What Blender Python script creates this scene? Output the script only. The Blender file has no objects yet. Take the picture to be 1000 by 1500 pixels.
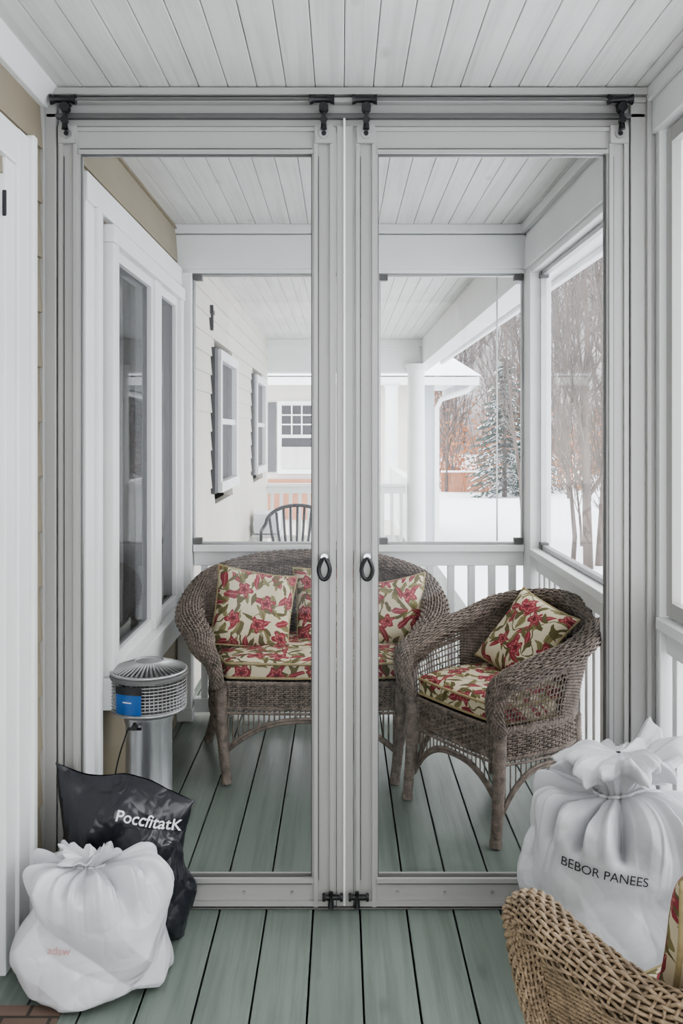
import bpy, bmesh, math, random
import numpy as np
from mathutils import Vector, Matrix, noise
from mathutils.bvhtree import BVHTree
rng=np.random.default_rng(7); random.seed(7)
scene=bpy.context.scene
COL=scene.collection
try: scene.view_settings.look='AgX - Medium High Contrast'
except Exception as e: print('look',e)
# ---------------------------------------------------------------- materials
def lin(c):
    return tuple(((x/255)/12.92 if x/255<=0.04045 else ((x/255+0.055)/1.055)**2.4) for x in c)
def newmat(name):
    m=bpy.data.materials.new(name); m.use_nodes=True
    nt=m.node_tree; b=nt.nodes['Principled BSDF']; return m,nt,b
def mat(name,rgb,rough=0.5,metal=0.0,var=0.12,scale=6.0,stretch=(1,1,1),bump=0.0,bscale=None,spec=0.5,coat=0.0):
    m,nt,b=newmat(name); N=nt.nodes; L=nt.links
    c=lin(rgb)
    tc=N.new('ShaderNodeTexCoord'); mp=N.new('ShaderNodeMapping'); mp.inputs['Scale'].default_value=stretch
    L.new(tc.outputs['Object'],mp.inputs['Vector'])
    nz=N.new('ShaderNodeTexNoise'); nz.inputs['Scale'].default_value=scale; nz.inputs['Detail'].default_value=5
    L.new(mp.outputs[0],nz.inputs['Vector'])
    rp=N.new('ShaderNodeValToRGB'); e=rp.color_ramp.elements
    e[0].position=0.3; e[1].position=0.7
    e[0].color=tuple(x*(1-var) for x in c)+(1,); e[1].color=tuple(min(1,x*(1+var)) for x in c)+(1,)
    L.new(nz.outputs['Fac'],rp.inputs['Fac']); L.new(rp.outputs['Color'],b.inputs['Base Color'])
    b.inputs['Roughness'].default_value=rough; b.inputs['Metallic'].default_value=metal
    b.inputs['Specular IOR Level'].default_value=spec
    b.inputs['Coat Weight'].default_value=coat
    if bump>0:
        n2=N.new('ShaderNodeTexNoise'); n2.inputs['Scale'].default_value=bscale or scale*3; n2.inputs['Detail'].default_value=6
        L.new(mp.outputs[0],n2.inputs['Vector'])
        bp=N.new('ShaderNodeBump'); bp.inputs['Strength'].default_value=bump; bp.inputs['Distance'].default_value=0.01
        L.new(n2.outputs['Fac'],bp.inputs['Height']); L.new(bp.outputs[0],b.inputs['Normal'])
    return m
def woodpaint(name,rgb,dark,rough,knot=0.5,axis_scale=(14,0.5,14)):
    m,nt,b=newmat(name); N=nt.nodes; L=nt.links
    tc=N.new('ShaderNodeTexCoord'); mp=N.new('ShaderNodeMapping'); mp.inputs['Scale'].default_value=axis_scale
    L.new(tc.outputs['Object'],mp.inputs['Vector'])
    nz=N.new('ShaderNodeTexNoise'); nz.inputs['Scale'].default_value=2.2; nz.inputs['Detail'].default_value=8; nz.inputs['Roughness'].default_value=0.65
    L.new(mp.outputs[0],nz.inputs['Vector'])
    rp=N.new('ShaderNodeValToRGB'); e=rp.color_ramp.elements
    e[0].position=0.28; e[1].position=0.55; e[0].color=lin(dark)+(1,); e[1].color=lin(rgb)+(1,)
    L.new(nz.outputs['Fac'],rp.inputs['Fac'])
    n3=N.new('ShaderNodeTexNoise'); n3.inputs['Scale'].default_value=1.6; L.new(tc.outputs['Object'],n3.inputs['Vector'])
    mx=N.new('ShaderNodeMix'); mx.data_type='RGBA'; mx.blend_type='MULTIPLY'; mx.inputs['Factor'].default_value=knot
    r3=N.new('ShaderNodeValToRGB'); r3.color_ramp.elements[0].position=.35; r3.color_ramp.elements[1].position=.65
    r3.color_ramp.elements[0].color=(.80,.80,.80,1); r3.color_ramp.elements[1].color=(1,1,1,1)
    L.new(n3.outputs['Fac'],r3.inputs['Fac']); L.new(rp.outputs['Color'],mx.inputs['A']); L.new(r3.outputs['Color'],mx.inputs['B'])
    mp2=N.new('ShaderNodeMapping'); mp2.inputs['Scale'].default_value=(7,2.6,7); L.new(tc.outputs['Object'],mp2.inputs['Vector'])
    vo=N.new('ShaderNodeTexVoronoi'); vo.inputs['Scale'].default_value=1.0; L.new(mp2.outputs[0],vo.inputs['Vector'])
    r4=N.new('ShaderNodeValToRGB'); r4.color_ramp.elements[0].position=.04; r4.color_ramp.elements[1].position=.13
    r4.color_ramp.elements[0].color=(.72,.72,.71,1); r4.color_ramp.elements[1].color=(1,1,1,1); L.new(vo.outputs['Distance'],r4.inputs['Fac'])
    m2=N.new('ShaderNodeMix'); m2.data_type='RGBA'; m2.blend_type='MULTIPLY'; m2.inputs['Factor'].default_value=.8
    L.new(mx.outputs['Result'],m2.inputs['A']); L.new(r4.outputs['Color'],m2.inputs['B'])
    L.new(m2.outputs['Result'],b.inputs['Base Color'])
    b.inputs['Roughness'].default_value=rough
    bp=N.new('ShaderNodeBump'); bp.inputs['Strength'].default_value=0.3; bp.inputs['Distance'].default_value=0.004
    L.new(nz.outputs['Fac'],bp.inputs['Height']); L.new(bp.outputs[0],b.inputs['Normal'])
    return m
M={}
M['white']=mat('white_paint',(226,227,226),0.45,var=.04,scale=3,bump=.05)
M['trim']=mat('door_frame_grey_paint',(164,163,160),0.3,var=.05,scale=2,bump=.03)
M['trimd']=mat('door_frame_groove',(92,91,90),0.5,var=.05)
M['seam']=mat('white_seal',(238,238,236),0.5,var=.02)
M['ceil']=woodpaint('ceiling_painted_wood',(224,224,221),(202,201,198),0.42,knot=.45)
M['ceilb']=mat('ceiling_gap',(140,139,136),0.7)
M['floor']=woodpaint('floor_sage_paint',(126,136,128),(103,112,105),0.3,knot=.7)
M['gap']=mat('floor_gap_dark',(44,46,43),0.9)
M['sid']=mat('siding_beige',(142,133,115),0.6,var=.05,scale=3,bump=.08)
M['sidx']=mat('siding_beige_daylit',(210,205,195),0.6,var=.04,scale=3,bump=.08)  # paler copy of the beige siding, outdoor daylight painted into the colour
M['black']=mat('black_iron',(28,28,30),0.4,var=.2,bump=.1)
M['steel']=mat('brushed_steel',(222,222,225),0.32,.95,var=.05,scale=3,stretch=(40,40,.5),bump=.03)
M['greym']=mat('grey_metal',(172,172,172),0.35,.8,var=.08)
M['blue']=mat('blue_label',(22,84,150),0.3,var=.15)
M['wick']=mat('wicker_grey_brown',(124,112,103),0.62,var=.38,scale=38,bump=.5,bscale=160)
M['wickd']=mat('wicker_core_dark',(60,53,48),0.8,var=.3,scale=20)
M['wickt']=mat('wicker_tan',(152,133,110),0.55,var=.4,scale=30,bump=.5,bscale=160)
M['wicktd']=mat('wicker_core_tan',(74,61,47),0.8,var=.3,scale=20)
M['pipe']=mat('cushion_piping',(160,146,110),0.8,var=.15,scale=60)
M['snow']=mat('snow',(240,242,247),0.75,var=.03,scale=.6,bump=.35,bscale=1.3)
M['bark']=mat('bark',(96,86,80),0.9,var=.25,scale=6,stretch=(1,1,.3),bump=.4)
M['barkf']=mat('bark_far_hazy',(112,106,105),0.95,var=.2,scale=1.5)  # distance haze painted in as a lighter grey bark
M['hill']=mat('hillside_brush_hazed',(150,147,148),0.95,var=.3,scale=1.1,stretch=(1,.5,.35))  # brush-covered slope, mist painted into its grey-brown colour
M['leaf']=mat('beech_leaves_dry',(176,120,84),0.8,var=.35,scale=3)
M['spruce']=mat('spruce_needles',(78,90,84),0.85,var=.3,scale=8)
M['curt']=mat('curtain_grey',(196,194,190),0.85,var=.1,scale=8,stretch=(1,6,.4))
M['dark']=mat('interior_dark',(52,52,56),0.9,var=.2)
M['orange']=mat('cedar_wood',(160,110,84),0.7,var=.2,scale=2)
M['ltext']=mat('print_white',(225,226,228),0.5,var=.02)
M['dtext']=mat('print_dark',(42,42,46),0.5,var=.05)
M['rtext']=mat('print_faded_red',(202,152,146),0.6,var=.05)
M['porchgrey']=mat('siding_blue_grey',(176,182,186),0.6,var=.05)
M['shut']=mat('shutter_dark',(74,74,78),0.6,var=.1)

def glass(name,tint=(1,1,1),refl=0.06,edge=.5):
    m,nt,b=newmat(name); N=nt.nodes; L=nt.links; N.remove(b)
    out=N['Material Output']
    t=N.new('ShaderNodeBsdfTransparent'); t.inputs[0].default_value=tint+(1,)
    g=N.new('ShaderNodeBsdfGlossy'); g.inputs['Roughness'].default_value=.02
    lw=N.new('ShaderNodeLayerWeight'); lw.inputs['Blend'].default_value=.5
    p=N.new('ShaderNodeMath'); p.operation='POWER'; p.inputs[1].default_value=4
    a=N.new('ShaderNodeMath'); a.operation='MULTIPLY_ADD'; a.inputs[1].default_value=edge; a.inputs[2].default_value=refl
    mx=N.new('ShaderNodeMixShader')
    L.new(lw.outputs['Facing'],p.inputs[0]); L.new(p.outputs[0],a.inputs[0]); L.new(a.outputs[0],mx.inputs[0])
    L.new(t.outputs[0],mx.inputs[1]); L.new(g.outputs[0],mx.inputs[2]); L.new(mx.outputs[0],out.inputs['Surface'])
    return m
M['glass']=glass('clear_glass',(.98,.985,.985),.02,.35)
M['dglass']=glass('window_screen_glass',(.50,.50,.52),.05,.35)

def brickmat():
    m,nt,b=newmat('brick_paver'); N=nt.nodes; L=nt.links
    tc=N.new('ShaderNodeTexCoord'); br=N.new('ShaderNodeTexBrick')
    br.inputs['Scale'].default_value=1; br.inputs['Brick Width'].default_value=.12; br.inputs['Row Height'].default_value=.05; br.inputs['Mortar Size'].default_value=.005
    br.inputs['Color1'].default_value=lin((124,104,92))+(1,); br.inputs['Color2'].default_value=lin((100,84,74))+(1,); br.inputs['Mortar'].default_value=lin((66,60,54))+(1,)
    L.new(tc.outputs['Object'],br.inputs['Vector']); L.new(br.outputs['Color'],b.inputs['Base Color']); b.inputs['Roughness'].default_value=.8
    return m
M['brick']=brickmat()

def plastic(name,rgb,rough,bs=.5):
    m,nt,b=newmat(name); N=nt.nodes; L=nt.links
    b.inputs['Base Color'].default_value=lin(rgb)+(1,); b.inputs['Roughness'].default_value=rough
    b.inputs['Coat Weight'].default_value=.35; b.inputs['Coat Roughness'].default_value=.12
    tc=N.new('ShaderNodeTexCoord')
    n1=N.new('ShaderNodeTexNoise'); n1.inputs['Scale'].default_value=10; n1.inputs['Detail'].default_value=2; n1.inputs['Distortion'].default_value=.6
    L.new(tc.outputs['Object'],n1.inputs['Vector'])
    s=N.new('ShaderNodeMath'); s.operation='SUBTRACT'; s.inputs[1].default_value=.5
    a=N.new('ShaderNodeMath'); a.operation='ABSOLUTE'
    L.new(n1.outputs['Fac'],s.inputs[0]); L.new(s.outputs[0],a.inputs[0])
    bp=N.new('ShaderNodeBump'); bp.inputs['Strength'].default_value=bs; bp.inputs['Distance'].default_value=.05
    L.new(a.outputs[0],bp.inputs['Height']); L.new(bp.outputs[0],b.inputs['Normal'])
    return m
M['wbag']=plastic('white_bag_plastic',(206,206,209),.3,.16)
M['bbag']=plastic('black_bag_plastic',(27,28,36),.25,.3)

def floral():
    m,nt,b=newmat('floral_fabric'); N=nt.nodes; L=nt.links
    def mm(op,a,bb=None,c=None):
        n=N.new('ShaderNodeMath'); n.operation=op
        for i,x in enumerate((a,bb,c)):
            if x is None: continue
            if isinstance(x,(int,float)): n.inputs[i].default_value=x
            else: L.new(x,n.inputs[i])
        return n.outputs[0]
    tc=N.new('ShaderNodeTexCoord')
    nz=N.new('ShaderNodeTexNoise'); nz.inputs['Scale'].default_value=14; L.new(tc.outputs['UV'],nz.inputs['Vector'])
    sb=N.new('ShaderNodeVectorMath'); sb.operation='SUBTRACT'; sb.inputs[1].default_value=(.5,.5,.5); L.new(nz.outputs['Color'],sb.inputs[0])
    sc=N.new('ShaderNodeVectorMath'); sc.operation='SCALE'; sc.inputs['Scale'].default_value=.05; L.new(sb.outputs[0],sc.inputs[0])
    ad=N.new('ShaderNodeVectorMath'); ad.operation='ADD'; L.new(tc.outputs['UV'],ad.inputs[0]); L.new(sc.outputs[0],ad.inputs[1])
    UV=ad.outputs[0]
    def cells(scale,off,rnd=.75):
        mp=N.new('ShaderNodeMapping'); mp.inputs['Location'].default_value=(off,off*1.7,0); L.new(UV,mp.inputs['Vector'])
        v=N.new('ShaderNodeTexVoronoi'); v.voronoi_dimensions='2D'; v.inputs['Scale'].default_value=scale; v.inputs['Randomness'].default_value=rnd
        L.new(mp.outputs[0],v.inputs['Vector'])
        d=N.new('ShaderNodeVectorMath'); d.operation='SUBTRACT'; L.new(mp.outputs[0],d.inputs[0]); L.new(v.outputs['Position'],d.inputs[1])
        s=N.new('ShaderNodeSeparateXYZ'); L.new(d.outputs[0],s.inputs[0])
        cs=N.new('ShaderNodeSeparateColor'); L.new(v.outputs['Color'],cs.inputs[0])
        return s.outputs[0],s.outputs[1],cs.outputs[0],cs.outputs[1]
    def leaf(scale,off,ln,wd):
        x,y,r,g=cells(scale,off)
        an=mm('MULTIPLY',r,6.283); c=mm('COSINE',an); s=mm('SINE',an)
        xr=mm('SUBTRACT',mm('MULTIPLY',x,c),mm('MULTIPLY',y,s)); yr=mm('ADD',mm('MULTIPLY',x,s),mm('MULTIPLY',y,c))
        q=mm('DIVIDE',xr,ln); lim=mm('MULTIPLY',mm('SUBTRACT',1,mm('MULTIPLY',q,q)),wd)
        ay=mm('ABSOLUTE',yr)
        return mm('LESS_THAN',ay,lim), mm('LESS_THAN',ay,.0013), g
    def flower(scale,off,R):
        x,y,r,g=cells(scale,off,.6)
        rr=mm('SQRT',mm('ADD',mm('MULTIPLY',x,x),mm('MULTIPLY',y,y)))
        an=mm('ADD',mm('MULTIPLY',mm('ARCTAN2',y,x),5),mm('MULTIPLY',r,6.28))
        Rl=mm('MULTIPLY',mm('ADD',.78,mm('MULTIPLY',mm('COSINE',an),.22)),R)
        return mm('LESS_THAN',rr,Rl), mm('LESS_THAN',mm('ABSOLUTE',mm('SUBTRACT',rr,mm('MULTIPLY',Rl,.62))),.0022), mm('LESS_THAN',rr,R*.2)
    def over(base,fac,col):
        mx=N.new('ShaderNodeMix'); mx.data_type='RGBA'
        L.new(fac,mx.inputs['Factor'])
        if isinstance(base,tuple): mx.inputs['A'].default_value=base+(1,)
        else: L.new(base,mx.inputs['A'])
        mx.inputs['B'].default_value=col+(1,)
        return mx.outputs['Result']
    cream=lin((204,194,168)); red=lin((138,52,62)); dred=lin((98,38,46)); ol=lin((130,122,84)); dol=lin((98,90,58)); pink=lin((184,116,112))
    n2=N.new('ShaderNodeTexNoise'); n2.inputs['Scale'].default_value=7; n2.inputs['Detail'].default_value=1; L.new(UV,n2.inputs['Vector'])
    st=mm('LESS_THAN',mm('ABSOLUTE',mm('SUBTRACT',n2.outputs['Fac'],.5)),.014)
    c=over(cream,st,dol)
    a,bv,g=leaf(13,3.1,.042,.013); c=over(c,a,ol); c=over(c,mm('MULTIPLY',a,bv),dol)
    a,bv,g=leaf(10.5,7.7,.045,.014); c=over(c,a,red); c=over(c,mm('MULTIPLY',a,bv),pink)
    a,bv,g=leaf(14,12.3,.035,.010); c=over(c,a,dol)
    f1,f2,f3=flower(7.5,1.3,.042); c=over(c,f1,red); c=over(c,mm('MULTIPLY',f1,f2),pink); c=over(c,f3,dred)
    L.new(c,b.inputs['Base Color']); b.inputs['Roughness'].default_value=.85
    return m
M['floral']=floral()

# ---------------------------------------------------------------- mesh builder
class MB:
    def __init__(s,name):
        s.name=name; s.V=[]; s.Q=[]; s.QM=[]; s.QS=[]; s.n=0; s.mats=[]; s.UV=[]; s.hasuv=False
    def mi(s,m):
        if m not in s.mats: s.mats.append(m)
        return s.mats.index(m)
    def add(s,V,F,m,smooth=True,uv=None):
        V=np.asarray(V,float).reshape(-1,3); 
        i=s.mi(m)
        if isinstance(F,np.ndarray):
            s.Q.append((F+s.n).reshape(-1,F.shape[-1])); k=len(s.Q[-1])
        else:
            s.Q.append([[a+s.n for a in f] for f in F]); k=len(F)
        s.QM.append(np.full(k,i)); s.QS.append(np.full(k,smooth))
        s.V.append(V); s.n+=len(V)
        s.UV.append(np.zeros((len(V),2)) if uv is None else np.asarray(uv,float).reshape(-1,2))
        if uv is not None: s.hasuv=True
    def box(s,x0,x1,y0,y1,z0,z1,m):
        if x0>x1:x0,x1=x1,x0
        if y0>y1:y0,y1=y1,y0
        if z0>z1:z0,z1=z1,z0
        V=[(x0,y0,z0),(x1,y0,z0),(x1,y1,z0),(x0,y1,z0),(x0,y0,z1),(x1,y0,z1),(x1,y1,z1),(x0,y1,z1)]
        F=np.array([(0,3,2,1),(4,5,6,7),(0,1,5,4),(1,2,6,5),(2,3,7,6),(3,0,4,7)])
        s.add(V,F,m,False)
    def prism(s,P8,m):
        F=np.array([(0,3,2,1),(4,5,6,7),(0,1,5,4),(1,2,6,5),(2,3,7,6),(3,0,4,7)])
        s.add(P8,F,m,False)
    def tube(s,path,r,m,sides=8,closed=False,ref=None,cap=True):
        P=np.asarray(path,float); n=len(P)
        r=np.broadcast_to(np.asarray(r,float),(n,))
        if closed: T=np.roll(P,-1,0)-np.roll(P,1,0)
        else: T=np.gradient(P,axis=0)
        T/= (np.linalg.norm(T,axis=1,keepdims=True)+1e-12)
        nrm=np.zeros((n,3)); a=np.array(ref if ref is not None else ((0,0,1) if abs(T[0][2])<.9 else (1,0,0)),float)
        for i in range(n):
            a=a-T[i]*np.dot(a,T[i]); a/=np.linalg.norm(a)+1e-12; nrm[i]=a
        bn=np.cross(T,nrm)
        an=np.linspace(0,2*np.pi,sides,endpoint=False)
        R=P[:,None,:]+r[:,None,None]*(np.cos(an)[None,:,None]*nrm[:,None,:]+np.sin(an)[None,:,None]*bn[:,None,:])
        s.grid(R,m,closed_u=closed,closed_v=True)
        if cap and not closed:
            b0=s.n-n*sides
            s.Q.append([[b0+k for k in range(sides)][::-1],[b0+(n-1)*sides+k for k in range(sides)]])
            s.QM.append(np.full(2,s.mi(m))); s.QS.append(np.full(2,False))
    def grid(s,R,m,closed_u=False,closed_v=False,smooth=True,uv=None):
        nu,nv=R.shape[:2]
        iu=np.arange(nu if closed_u else nu-1); iv=np.arange(nv if closed_v else nv-1)
        A,B=np.meshgrid(iu,iv,indexing='ij'); A2=(A+1)%nu; B2=(B+1)%nv
        F=np.stack([A*nv+B,A2*nv+B,A2*nv+B2,A*nv+B2],-1).reshape(-1,4)
        s.add(R.reshape(-1,3),F,m,smooth,uv)
    def cyl(s,p0,p1,r0,r1,m,sides=20,ref=None):
        s.tube([p0,p1],[r0,r1],m,sides,ref=ref)
    def strands(s,P,Nn,r,m,sides=4,closed=False):
        K,Mn=P.shape[:2]
        T=np.gradient(P,axis=1); T/=np.linalg.norm(T,axis=2,keepdims=True)+1e-12
        Nn=Nn-T*(Nn*T).sum(2,keepdims=True); Nn/=np.linalg.norm(Nn,axis=2,keepdims=True)+1e-12
        B=np.cross(T,Nn); an=np.linspace(0,2*np.pi,sides,endpoint=False)+.4
        R=P[:,:,None,:]+r*(np.cos(an)[None,None,:,None]*Nn[:,:,None,:]*.75+np.sin(an)[None,None,:,None]*B[:,:,None,:])
        k,i,j=np.meshgrid(np.arange(K),np.arange(Mn-1),np.arange(sides),indexing='ij'); j2=(j+1)%sides
        F=np.stack([(k*Mn+i)*sides+j,(k*Mn+i+1)*sides+j,(k*Mn+i+1)*sides+j2,(k*Mn+i)*sides+j2],-1).reshape(-1,4)
        s.add(R.reshape(-1,3),F,m,True)
    def weave(s,S,u0,u1,v0,v1,nst,nrow,r,m,amp=None,spst=3,wrapv=False,rst=None):
        amp=r if amp is None else amp; rst=rst or r
        def SN(U,V):
            e=1e-3; P=S(U,V); Pu=S(U+e,V)-S(U-e,V); Pv=S(U,V+e)-S(U,V-e)
            Nn=np.cross(Pu,Pv); Nn/=np.linalg.norm(Nn,axis=-1,keepdims=True)+1e-12; return P,Nn
        us=np.linspace(u0,u1,nst*spst+1)
        vs=np.linspace(v0,v1,nrow+(1 if wrapv else 0)); 
        if wrapv: vs=vs[:-1]
        V,U=np.meshgrid(vs,us,indexing='ij'); P,Nn=SN(U,V)
        ph=(np.arange(len(vs))%2)*np.pi
        w=np.sin((U-u0)/(u1-u0)*nst*np.pi+ph[:,None])*amp
        s.strands(P+Nn*w[...,None],Nn,r,m)
        uj=u0+(np.arange(nst)+.5)/nst*(u1-u0); vv=np.linspace(v0,v1,max(6,nrow//3))
        U,V=np.meshgrid(uj,vv,indexing='ij'); P,Nn=SN(U,V)
        s.strands(P,Nn,rst,m)
    def build(s,loc=(0,0,0),rotz=0,scale=1,parent=None,bevel=0,name=None):
        me=bpy.data.meshes.new(s.name)
        V=np.concatenate(s.V)
        tot=[];idx=[]
        for q in s.Q:
            if isinstance(q,np.ndarray): tot.append(np.full(len(q),q.shape[1])); idx.append(q.reshape(-1))
            else:
                tot.append(np.array([len(f) for f in q])); idx.append(np.array([a for f in q for a in f]))
        tot=np.concatenate(tot).astype(np.int32); idx=np.concatenate(idx).astype(np.int32)
        me.vertices.add(len(V)); me.vertices.foreach_set('co',V.astype(np.float32).ravel())
        me.loops.add(len(idx)); me.loops.foreach_set('vertex_index',idx)
        me.polygons.add(len(tot)); st=np.concatenate([[0],np.cumsum(tot)[:-1]]).astype(np.int32)
        me.polygons.foreach_set('loop_start',st); me.polygons.foreach_set('loop_total',tot)
        me.polygons.foreach_set('material_index',np.concatenate(s.QM).astype(np.int32))
        me.polygons.foreach_set('use_smooth',np.concatenate(s.QS).astype(bool))
        me.update(calc_edges=True); me.validate()
        if s.hasuv:
            uv=np.concatenate(s.UV); l=me.uv_layers.new(name='UVMap')
            li=np.empty(len(me.loops),np.int32); me.loops.foreach_get('vertex_index',li)
            l.data.foreach_set('uv',uv[li].astype(np.float32).ravel())
        for m in s.mats: me.materials.append(M[m])
        o=bpy.data.objects.new(s.name,me); COL.objects.link(o)
        o.location=loc; o.rotation_euler=(0,0,rotz); o.scale=(scale,)*3
        if parent: o.parent=parent
        if bevel:
            b=o.modifiers.new('bevel','BEVEL'); b.width=bevel; b.segments=2; b.limit_method='ANGLE'
        return o

EYE=1.452; D1=2.73; D2=4.49
XL=-.914; XLF=-.835; XR=.92; H=2.5
# ---------------------------------------------------------------- camera
cam=bpy.data.cameras.new('camera'); co=bpy.data.objects.new('camera',cam); COL.objects.link(co)
co.location=(0,0,EYE); co.rotation_euler=(math.pi/2,0,0); cam.lens=31.2; cam.sensor_width=36; cam.shift_y=-116/1500
cam.clip_end=500; scene.camera=co
# ---------------------------------------------------------------- floor
f=MB('floor'); pitch=.142; off=.056
k0=int((-.95-off)/pitch)-1
for k in range(k0,8):
    x0=off+k*pitch+.0025; x1=x0+pitch-.005
    x0c=max(x0,-.96); x1c=min(x1,1.06)
    if x1c-x0c<.01: continue
    f.box(x0c,x1c,-1.7,12.6,-.03,0,'floor')
f.box(-.96,1.06,-1.7,12.6,-.12,-.031,'gap')
f.build(bevel=.002)
b=MB('brick_doorstep'); b.box(-.91,-.70,1.7,2.245,0.0,.004,'brick'); b.build()
# ---------------------------------------------------------------- ceiling
c=MB('ceiling'); p=.088
x=-.96; i=0
while x<1.06:
    x1=min(x+p,1.06)
    c.box(x+.0009,x1-.0009,-1.7,9.94,H,H+.02,'ceil')
    x+=p; i+=1
c.box(-1.2,1.06,-1.7,10.0,H+.010,H+.12,'ceilb')
c.build(bevel=.0026)
# ---------------------------------------------------------------- siding
def siding(b,x,y0,y1,z0,z1,lap,m,openings=()):
    z=z0
    while z<z1-1e-6:
        zt=min(z+lap,z1)
        segs=[(y0,y1)]
        for (a,bb,c0,c1) in openings:
            if zt>c0+.01 and z<c1-.01:
                ns=[]
                for s0,s1 in segs:
                    if bb<=s0 or a>=s1: ns.append((s0,s1)); continue
                    if a>s0: ns.append((s0,a))
                    if bb<s1: ns.append((bb,s1))
                segs=ns
        for s0,s1 in segs:
            b.prism([(x-.06,s0,z),(x+.011,s0,z),(x+.011,s1,z),(x-.06,s1,z),(x-.06,s0,zt),(x,s0,zt),(x,s1,zt),(x-.06,s1,zt)],m)
        z+=lap
w=MB('wall_left_near')
siding(w,XL,-1.7,D1,-.0,H,.165,'sid',[(1.3,2.5,0,2.14)])
w.box(XL-.2,XL-.062,-1.7,D1,0,H,'sid')
w.build()
t=MB('trim_crown_near'); t.prism([(XL,-1.7,2.44),(XL+.02,-1.7,2.44),(XL+.02,D1-.03,2.44),(XL,D1-.03,2.44),(XL,-1.7,2.5),(XL+.055,-1.7,2.5),(XL+.055,D1-.03,2.5),(XL,D1-.03,2.5)],'white'); t.build(bevel=.003)
w=MB('wall_left_far')
siding(w,XLF,D1+.05,D2+.05,0,H,.165,'sid',[(3.12,4.38,.66,2.13)])
w.box(XLF-.30,XLF-.24,D1+.05,D2+.05,0,H,'dark')
w.box(XLF-.30,XLF-.061,D1+.05,D1+.1,0,H,'dark'); 
w.build()
w=MB('wall_left_exterior')
siding(w,XLF,D2+.08,9.95,-.7,H,.12,'sidx',[(5.8,6.75,1.06,2.0),(8.3,9.3,1.06,2.0)])
w.box(XLF-.2,XLF-.15,D2+.08,9.95,-.7,H,'dark')
w.box(XLF-.2,XLF-.0,9.95,10.05,-.7,H,'white')
w.build()
d=MB('door_1')
d.box(XL-.02,XL+.028,2.44,2.525,0.0,2.29,'white')
d.box(XL-.02,XL+.040,2.525,2.556,0.0,2.30,'white')
d.box(XL-.02,XL+.018,2.37,2.44,0.0,2.19,'white')
d.box(XL-.02,XL+.027,1.3,2.44,2.19,2.289,'white')
d.box(XL-.02,XL+.028,1.2,1.3,0,2.29,'white')
d.box(XL-.05,XL-.01,1.3,2.37,0.01,2.19,'white')
for za,zb in ((.2,.95),(1.1,2.05)):
    for ya,yb in ((1.42,1.78),(1.9,2.26)):
        d.box(XL-.012,XL+.004,ya,yb,za,zb,'white')
        d.box(XL-.012,XL+.010,ya+.03,yb-.03,za+.03,zb-.03,'white')
d.box(XL+.010,XL+.022,2.362,2.369,2.03,2.10,'black')
d.build(bevel=.004)
t=MB('trim_casing_left'); 
t.box(XLF-.02,XLF+.030,2.80,2.90,0,2.19,'white'); t.box(XLF-.02,XLF+.045,2.90,2.94,0,2.19,'white')
t.box(XLF-.02,XLF+.02,2.96,3.04,0,2.19,'white')
t.box(XLF-.02,XLF+.035,2.80,4.50,2.19,2.28,'white')
t.build(bevel=.004)
wn=MB('window_1')
X0=XLF+.0
wn.box(X0-.05,X0+.05,3.06,3.14,.61,2.11,'white'); wn.box(X0-.05,X0+.05,4.36,4.43,.61,2.11,'white')
wn.box(X0-.05,X0+.055,3.05,4.44,2.11,2.17,'white'); wn.box(X0-.05,X0+.075,3.04,4.445,.50,.61,'white')
wn.box(X0-.05,X0+.04,3.80,3.93,.61,2.11,'white')
for a,bb in ((3.14,3.80),(3.93,4.36)):
    wn.box(X0-.04,X0+.03,a,a+.035,.61,2.11,'white'); wn.box(X0-.04,X0+.03,bb-.035,bb,.61,2.11,'white')
    wn.box(X0-.04,X0+.029,a+.035,bb-.035,.61,.66,'white'); wn.box(X0-.04,X0+.029,a+.035,bb-.035,2.07,2.11,'white')
    wn.add([(X0+.01,a,.62),(X0+.01,bb,.62),(X0+.01,bb,2.1),(X0+.01,a,2.1)],np.array([[0,1,2,3]]),'dglass',False)
wn.build(bevel=.003)
cu=MB('curtain'); ys=np.linspace(3.08,4.42,300); R=np.zeros((300,2,3))
R[:,:,1]=ys[:,None]; R[:,0,2]=.5; R[:,1,2]=2.2; R[:,:,0]=(X0-.12+.03*np.sin(ys*62+1.5*np.sin(ys*9)))[:,None]
cu.grid(R,'curt'); cu.build()
# ---------------------------------------------------------------- beams & right walls
t=MB('trim_header_back'); t.box(-.84,1.06,D2,D2+.1,2.26,H,'white'); t.box(-.84,.925,D2-.02,D2+.0,2.28,2.45,'white'); t.box(-.84,.925,D2-.04,D2,2.455,H,'white'); t.build(bevel=.004)
t=MB('trim_header_right'); t.box(.93,1.06,D1+.08,D2,2.24,H,'white'); t.box(.915,.93,D1+.08,D2-.045,2.27,2.43,'white'); t.box(.90,.93,D1+.08,D2-.045,2.455,H,'white')
t.box(.94,1.06,-1.7,D1-.03,2.36,H,'white'); t.box(.925,.94,-1.7,D1-.03,2.455,H,'white'); t.build(bevel=.004)
t=MB('trim_soffit_exterior')
t.box(1.06,1.22,-1.7,11.0,2.33,2.36,'white'); t.box(1.22,1.26,-1.7,11.0,2.30,2.46,'white')
t.box(.90,1.06,D2+.1,11.0,2.22,H,'white')
t.build(bevel=.004)
def post(name,x0,x1,y0,y1,z0,z1,m='white'):
    t=MB(name); t.box(x0,x1,y0,y1,z0,z1,m); t.box(x0-.008,x1+.008,y0-.008,y1+.008,z0,z0+.06,m); t.build(bevel=.004)
post('trim_post_corner_right',.925,1.03,4.36,4.53,0,2.26)
post('trim_post_corner_left',-.825,-.755,4.46,4.56,0,2.26)
post('trim_post_near_right',.955,1.04,2.665,2.80,0,2.5)
post('trim_post_front_right',.955,1.04,.55,.66,0,2.36)
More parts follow.
